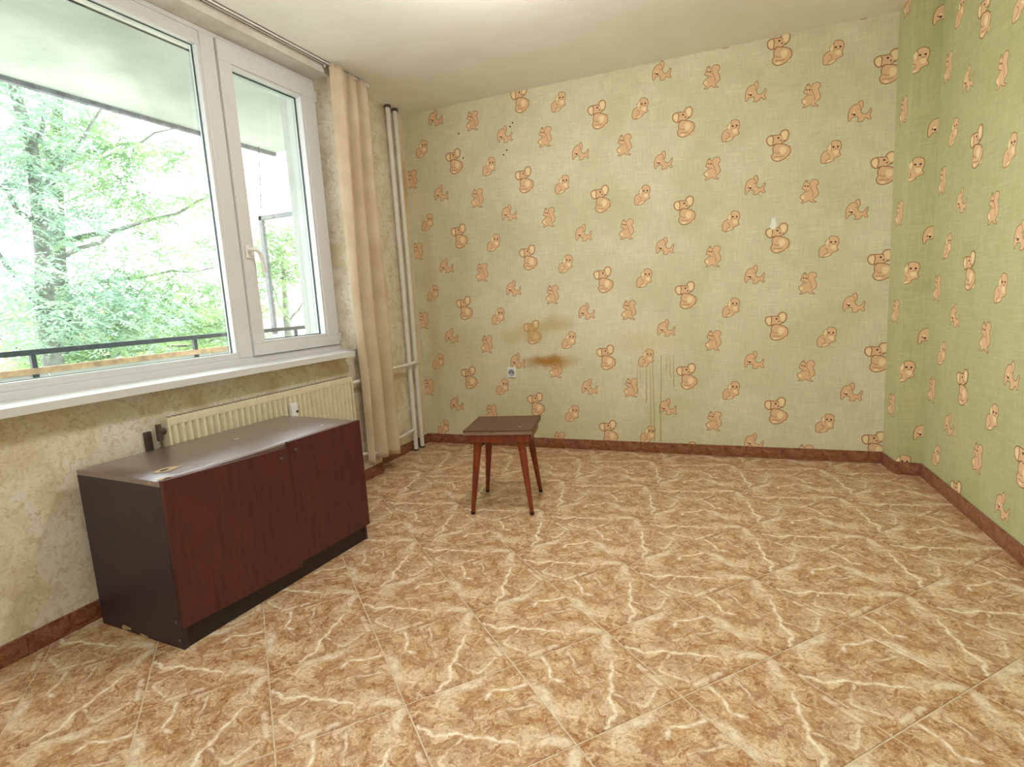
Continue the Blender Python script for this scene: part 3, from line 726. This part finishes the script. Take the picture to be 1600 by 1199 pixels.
k = MB(); k.tube([(DT, -.385, -.038), (DT + .008, -.385, -.038)], [.008, .006], 10); k.build('knob_stub', M_DIRT, rdn)
for (x, z) in ((fx - .020, .098), (fx - .018, .032)):
    k = MB(); k.tube([(x, -hy - .0006, z), (x, -hy - .003, z)], .005, 10); k.build('screw_head', M_METAL, cab)
def patch(cx, cy, rx, ry, z, seed, mat, n=14):
    random.seed(seed); mb = MB()
    mb.face([(cx + rx * random.uniform(.6, 1.1) * math.cos(2 * math.pi * i / n), cy + ry * random.uniform(.6, 1.1) * math.sin(2 * math.pi * i / n), z + topz(cx, cy) - CH + .0008) for i in range(n)]); mb.build('chipped_veneer', mat, cab)
patch(fx - .115, -hy + .10, .030, .050, CH + .0004, 3, M_CHIP); patch(fx - .118, -hy + .095, .012, .018, CH + .0008, 4, M_DARK)
patch(fx - .022, -hy + .030, .020, .028, CH + .0004, 5, M_CHIP); patch(fx - .012, -hy + .035, .010, .018, CH + .0008, 6, M_DARK)
patch(fx - .26, .03, .012, .014, CH + .0004, 8, M_SOCK); patch(fx - .08, .33, .010, .010, CH + .0004, 9, M_SOCK)
def sidepatch(x, z, rx, rz, seed):
    random.seed(seed); mb = MB()
    mb.face([(x + rx * random.uniform(.6, 1.1) * math.cos(2 * math.pi * i / 12), -hy - .0005, z + rz * random.uniform(.6, 1.1) * math.sin(2 * math.pi * i / 12)) for i in range(12)]); mb.build('chipped_veneer', M_CHIP, cab)
sidepatch(-.10, .012, .035, .010, 11); sidepatch(.0, .005, .03, .005, 12); sidepatch(fx - .05, CH - .010, .010, .005, 13)

# ------------------------------------------------------------------ stool
st = empty('stool', (1.156, -1.118, 0), math.radians(12.0)); tag(st, 'small square wooden stool with splayed tapered legs on the tiles', 'stool')
SH = 0.442; a_, b_ = 0.178, 0.176
m = MB(); m.box((-a_, -b_, SH - .006), (a_, b_, SH), 0, .0015); m.build('seat', M_SEAT, st)
m = MB(); m.box((-a_ + .002, -b_ + .002, SH - .024), (a_ - .002, b_ - .002, SH - .006), 0, .001); m.build('seat_board', M_EDGE, st)
for s in (-1, 1):
    m = MB(); m.box((-a_ + .018, s * (b_ - .014), SH - .066), (a_ - .018, s * (b_ - .034), SH - .024), 0, .003); m.build('apron', M_STOOL, st)
    m = MB(); m.box((s * (a_ - .014), -b_ + .034, SH - .066), (s * (a_ - .034), b_ - .034, SH - .024), 0, .003); m.build('apron', M_STOOL, st)
for sx in (-1, 1):
    for sy in (-1, 1):
        m = MB(); top = Vector((sx * .108, sy * .128, SH - .030)); bot = Vector((sx * .155, sy * .171, 0))
        m.tube([bot, bot.lerp(top, .03), bot.lerp(top, .5), bot.lerp(top, .9), top], [.0095, .0105, .0165, .0215, .0215], 12); lg = m.build('leg', M_STOOL, st)
        m = MB(); m.tube([bot, bot.lerp(top, .035)], [.0100, .0112], 12); m.build('leg_tip', M_BRACE, lg)
    m = MB(); q = sx * .112; m.box((q - .010, -.115, SH - .105), (q + .010, .115, SH - .050), 0, .002); m.build('brace', M_BRACE, st)
m = MB(); m.face([(.105 + .012 * math.cos(i), -.10 + .008 * math.sin(i), SH + .0004) for i in (0, 1, 2, 3, 4.2, 5.2)]); m.build('paint_spot', M_CHIP, st)

# ------------------------------------------------------------------ wall socket
sk = empty('wall_socket', (0.7555, 0, 0.558)); tag(sk, 'white square wall socket on the wallpaper below the brown stain', 'socket')
m = MB(); m.box((-.034, -.010, -.038), (.034, -.0005, .038), 0, .004); m.build('cover_plate', M_SOCK, sk)
m = MB(); m.lathe([(.024, 0), (.024, .004), (.020, .005), (.019, .001)], 24); m.xform(Matrix.Translation((0, -.010, 0)) @ Matrix.Rotation(math.pi / 2, 4, 'X')); so2 = m.build('socket_ring', M_SOCKG, sk)
for s in (-1, 1):
    m = MB(); m.tube([(s * .0095, -.0152, 0), (s * .0095, -.0110, 0)], .0030, 10); m.build('pin_hole', M_DARK, so2)

# ------------------------------------------------------------------ ceiling lamp (just above the frame)
lp = empty('ceiling_lamp', (1.48, -1.72, H)); tag(lp, 'bare bulb hanging on a short cord from the ceiling', 'lamp')
m = MB(); m.lathe([(.012, -.035), (.035, -.020), (.045, 0)], 24); m.build('ceiling_rose', M_WPAINT, lp)
m = MB(); m.tube([(0, 0, -.03), (0, 0, -.10)], .004, 8); m.build('cord', M_WPAINT, lp)
m = MB(); m.lathe([(.018, -.145), (.019, -.110), (.010, -.095)], 20); m.build('socket', M_DIRT, lp)
me_ = NM('lit_bulb'); me_.done(srgb(250, 246, 236), 0.4, 0, 0.5, **{'Emission Color': (1.0, 0.95, 0.88, 1), 'Emission Strength': 12.0})
m = MB(); m.lathe([(.006, -.226), (.020, -.220), (.029, -.203), (.030, -.188), (.024, -.168), (.014, -.145)], 24); m.build('bulb', me_.m, lp)
ll = bpy.data.lights.new('bulb_light', 'POINT'); ll.energy = LAMP_POWER; ll.color = (1.0, 0.975, 0.96); ll.shadow_soft_size = .042
lo = bpy.data.objects.new('bulb_light', ll); COL.objects.link(lo); lo.parent = lp; lo.location = (0, 0, -.195)

l2 = empty('fill_lamp', (1.75, -3.75, H)); tag(l2, 'added flat round fill lamp on the ceiling behind the viewer', 'lamp')  # unseen lamp added as soft fill to brighten the foreground
m = MB(); m.lathe([(.24, -.045), (.25, -.035), (.25, 0)], 40); m.build('base', M_WPAINT, l2)
me2 = NM('fill_diffuser'); me2.done(srgb(250, 246, 236), 0.4, 0, 0.5, **{'Emission Color': (0.97, 0.98, 1.0, 1), 'Emission Strength': 2.0})
m = MB(); m.lathe([(.01, -.058), (.14, -.057), (.22, -.052), (.235, -.045)], 40); m.build('diffuser', me2.m, l2)
la = bpy.data.lights.new('fill_light', 'AREA'); la.shape = 'DISK'; la.size = .46; la.energy = FILL_POWER; la.color = (0.95, 0.98, 1.0)
lo2 = bpy.data.objects.new('fill_light', la); COL.objects.link(lo2); lo2.parent = l2; lo2.location = (0, 0, -.065)

# ------------------------------------------------------------------ balcony
m = MB(); m.box((-1.33, -6.5, -0.20), (XO, .12, -0.04)); struct(m.build('floor_balcony', M_SLAB), 'concrete balcony floor outside the window')
m = MB(); m.box((-1.33, -6.5, 2.43), (XO, .10, 2.60)); m.box((-1.36, -6.5, 2.405), (-1.325, .11, 2.60), 1); struct(m.build('ceiling_balcony', [M_SLAB, M_EDGEC]), 'weathered underside of the balcony above')
m = MB(); m.box((XO - .02, -7, -7), (XO, WY0, 6)); m.box((XO - .02, WY1, -7), (XO, 2.5, 6)); m.box((XO - .02, WY0, -7), (XO, WY1, WZ0 - .03)); m.box((XO - .02, WY0, WZ1), (XO, WY1, 6))
struct(m.build('wall_facade', M_OUTWHITE), 'pale rendered outer face of the building')
bl = empty('balcony_railing', (-1.2, -1.0, -0.04)); tag(bl, 'black painted balcony handrail on short posts above a white parapet sheet', 'railing')
m = MB(); m.box((-.018, -5, .982), (.018, 1.12, 1.012), 0, .003); m.build('handrail', M_RAIL, bl)
for y in (-2.95, -1.96, -.985, -.008, 0.96):
    m = MB(); m.box((-.010, y - .012, .86), (.010, y + .012, .984)); m.build('post', M_RAIL, bl)
m = MB(); m.box((-.02, -5, .878), (.012, 1.12, .912), 0, .002); m.build('lower_rail', M_RUST, bl)
for i in range(6):
    m = MB(); m.box((-.012, -5 + i * 1.02 + .004, .05), (-.004, -5 + (i + 1) * 1.02 - .004, .890)); m.build('parapet_sheet', M_OUTWHITE, bl)
mf = empty('screen_frame', (-1.2, -.272, .94)); tag(mf, 'thin grey metal angle frame standing at the end of the balcony', 'frame')
m = MB(); m.box((-.016, -.016, -.02), (.016, .016, .916)); m.build('upright', M_ANGLE, mf)
m = MB(); m.box((-.016, -.016, .884), (.92, .016, .916)); m.build('top_bar', M_ANGLE, mf)
def cable(name, pts, label, r=.006):
    m = MB(); m.tube(pts, r, 6); tag(m.build(name, M_WIRE), label, 'cable')
cable('tie_cord', [(-1.28, -.13, 2.42), (-1.24, -.2, 2.1), (-1.2, -.27, 1.86)], 'dark cord running from the slab down to the metal frame', .004)
def sag(a, b, s): 
    a = Vector(a); b = Vector(b); return [a.lerp(b, t / 10) - Vector((0, 0, s * 4 * (t / 10) * (1 - t / 10))) for t in range(11)]
cable('power_cable', sag((-9, 3.5, 4.25), (-9, 10.5, 4.62), .12), 'uppermost overhead cable crossing the sky', .012)
cable('power_cable', sag((-9, 3.5, 3.95), (-9, 10.5, 4.35), .12), 'middle overhead cable crossing the sky', .010)
cable('power_cable', sag((-9, 3.5, 3.72), (-9, 10.5, 4.08), .14), 'lowest overhead cable crossing the sky', .012)

# ------------------------------------------------------------------ trees and what lies beyond
m = MB(); m.box((-60, -40, -6.2), (XO - .03, 60, -6.0)); M_GROUND = plain('pale_dusty_ground', (170, 170, 150), 0.95, var=0.1, scale=0.6)
struct(m.build('ground', M_GROUND), 'pale ground far below the window')
def leafspray(mb, c, dirv, n, ln, droop, rnd):
    """one pinnate spray: narrow leaflets in two rows along a drooping stalk"""
    c = Vector(c); d = Vector(dirv).normalized(); side = d.cross(Vector((0, 0, 1)))
    side = side.normalized() if side.length > .05 else Vector((1, 0, 0))
    p = c.copy(); step = ln / n
    for i in range(n):
        d = (d + Vector((0, 0, -droop))).normalized(); p = p + d * step
        for s in (-1, 1):
            l = ln * .30 * (1 - .5 * abs(i / n - .45)); w = l * .30
            ax = (side * s + d * .7 + Vector((0, 0, rnd.uniform(-.45, .15)))).normalized()
            nn = ax.cross(Vector((rnd.uniform(-1, 1), rnd.uniform(-1, 1), rnd.uniform(-1, 1)))).normalized()
            mb.face([p, p + ax * l * .5 + nn * w * .5, p + ax * l, p + ax * l * .5 - nn * w * .5])
def tree(label, base, trunk_pts, radii, limbs, clouds, mat, seed, ln=.30):
    rnd = random.Random(seed); t = empty('tree', base); tag(t, label, 'tree', 'trees outside the window'); B = Vector(base)
    m = MB(); m.tube([Vector(p) - B for p in trunk_pts], radii, 9); m.build('trunk', M_BARK, t)
    for pts, r in limbs:
        m = MB(); n = len(pts); m.tube([Vector(p) - B for p in pts], [r * (1 - .75 * i / (n - 1)) for i in range(n)], 6); m.build('branch', M_BARK, t)
    m = MB()
    for (c, rad, n) in clouds:
        for k in range(int(n * 1.8)):
            while True:
                q = Vector((rnd.uniform(-1, 1), rnd.uniform(-1, 1), rnd.uniform(-1, 1)))
                if q.length < 1: break
            q = Vector((q.x * rad[0], q.y * rad[1], q.z * rad[2])); a = rnd.uniform(0, 6.28)
            leafspray(m, Vector(c) + q - B, (math.cos(a), math.sin(a), rnd.uniform(-.2, .5)), 6, ln * rnd.uniform(.7, 1.25), .16, rnd)
    tag(m.build('foliage', mat, t), kind='stuff')
def twig(a, b, s, seed):
    r = random.Random(seed); a = Vector(a); b = Vector(b); return [a.lerp(b, i / 6) + Vector((r.uniform(-s, s), r.uniform(-s, s), r.uniform(-s, s))) * (0 if i in (0,) else 1) for i in range(7)]
tree('tall feathery green tree with a grey trunk at the left of the view', (-5.5, .4, -6.0),
     [(-5.5, .4, -6), (-5.5, .42, -2), (-5.5, .43, .8), (-5.5, .45, 1.4), (-5.52, .53, 1.95), (-5.5, .56, 2.5), (-5.5, .60, 3.2), (-5.5, .54, 3.7), (-5.45, .48, 4.3), (-5.4, .4, 5.6)],
     [.16, .14, .11, .10, .085, .075, .065, .06, .05, .02],
     [(twig((-5.5, .44, 1.2), (-5.3, -.1, 2.1), .03, 1), .05), (twig((-5.5, .5, 1.8), (-5.0, 1.6, 2.5), .05, 2), .035), (twig((-5.5, .57, 2.7), (-5.2, 1.5, 4.0), .05, 3), .035),
      (twig((-5.5, .56, 2.3), (-5.6, -.4, 3.3), .05, 4), .035), (twig((-5.5, .43, 1.0), (-5.1, 1.4, 1.1), .04, 5), .025), (twig((-5.5, .6, 3.0), (-5.3, .9, 4.3), .03, 6), .03)],
     [((-5.5, .3, 3.5), (.8, .9, .9), 330), ((-5.4, .5, 2.5), (.8, .8, .5), 130), ((-5.2, .2, 1.4), (.8, .8, .6), 210), ((-5.3, 1.2, 1.2), (.9, .8, .5), 200), ((-5.4, .7, 4.6), (1, 1.3, .8), 260)], M_LEAF2, 11)
tree('slender light green tree whose long branches reach towards the balcony', (-6.2, 1.1, -6.0),
     [(-6.2, 1.1, -6), (-6.2, 1.05, -1), (-6.2, 1.0, 1.0), (-6.2, 1.05, 1.9), (-6.2, 1.18, 2.8), (-6.2, 1.2, 3.2), (-6.2, 1.4, 4.0), (-6.1, 1.6, 5.2)],
     [.15, .13, .115, .105, .09, .08, .06, .02],
     [(twig((-6.2, 1.1, 2.2), (-5.4, 3.2, 3.0), .06, 7), .045), (twig((-6.2, 1.2, 3.2), (-5.6, 2.7, 4.0), .06, 8), .04), (twig((-6.2, 1.05, 1.6), (-5.5, 3.0, 1.9), .06, 9), .035),
      (twig((-6.2, 1.02, 1.0), (-5.4, 2.6, .95), .05, 10), .035), (twig((-6.2, 1.0, .6), (-5.4, 3.3, .75), .05, 12), .03), (twig((-6.2, 1.2, 3.3), (-6.0, .7, 4.4), .05, 13), .03)],
     [((-6.0, 1.5, 3.4), (.8, .7, .55), 210), ((-5.7, 2.4, 3.55), (.6, .65, .22), 70), ((-5.7, 1.9, 2.75), (.6, .8, .28), 90), ((-5.5, 2.9, 2.9), (.4, .45, .2), 40), ((-5.7, 1.6, 1.3), (.8, .9, .6), 230),
      ((-5.6, 2.5, 1.3), (.7, .8, .6), 210), ((-5.6, 2.9, .75), (.8, .9, .35), 150), ((-6.0, 1.2, .6), (.8, 1.3, .35), 200), ((-6.0, 1.8, 4.5), (1, 1.2, .6), 140), ((-5.8, 1.9, 2.1), (.6, 1.0, .35), 70), ((-5.6, 3.0, 2.2), (.4, .5, .3), 30)], M_LEAF, 21)
tree('bushy yellow green tree low beyond the balcony rail', (-7.6, 1.8, -6.0),
     [(-7.6, 1.8, -6), (-7.6, 1.8, -2), (-7.55, 1.85, .5), (-7.5, 1.9, 1.6)], [.13, .11, .08, .03],
     [(twig((-7.6, 1.8, .0), (-7.2, 3.4, 1.0), .05, 14), .03), (twig((-7.6, 1.8, .3), (-7.3, .4, 1.3), .05, 15), .03)],
     [((-7.5, 1.0, .9), (.8, 1.3, .8), 230), ((-7.4, 2.6, .8), (.8, 1.3, .7), 230), ((-7.5, 3.9, .9), (.7, .9, .7), 150)], M_LEAF3, 31, .34)
tree('round pale green tree seen through the opening sash', (-7.5, 6.4, -6.0),
     [(-7.5, 6.4, -6), (-7.5, 6.4, -1.5), (-7.5, 6.4, 1.0), (-7.45, 6.45, 2.4)], [.14, .12, .08, .03],
     [(twig((-7.5, 6.4, .8), (-7.1, 7.3, 2.0), .05, 16), .03), (twig((-7.5, 6.4, .9), (-7.2, 5.6, 2.2), .05, 17), .03)],
     [((-7.4, 6.6, 2.5), (.7, .9, .8), 380), ((-7.4, 5.7, 1.7), (.6, .7, .8), 160)], M_LEAF, 41, .32)
# pale low building far off, seen through the sash
fb = empty('far_building', (-26, 24, -6)); tag(fb, 'pale low building far behind the trees', 'building')
m = MB(); m.box((-4, -7, 0), (4, 7, 7.2)); m.build('wall', M_OUTWHITE, fb)
m = MB(); m.box((-4.4, -7.5, 7.2), (4.4, 7.5, 7.5)); m.build('roof', plain('faded_tile_roof', (206, 184, 166), .9), fb)
for i in range(4):
    m = MB(); m.box((4.0, -5.6 + i * 3.0, 3.2), (4.06, -4.3 + i * 3.0, 5.0)); m.build('window_opening', plain('grey_pane', (176, 184, 186), .3), fb)
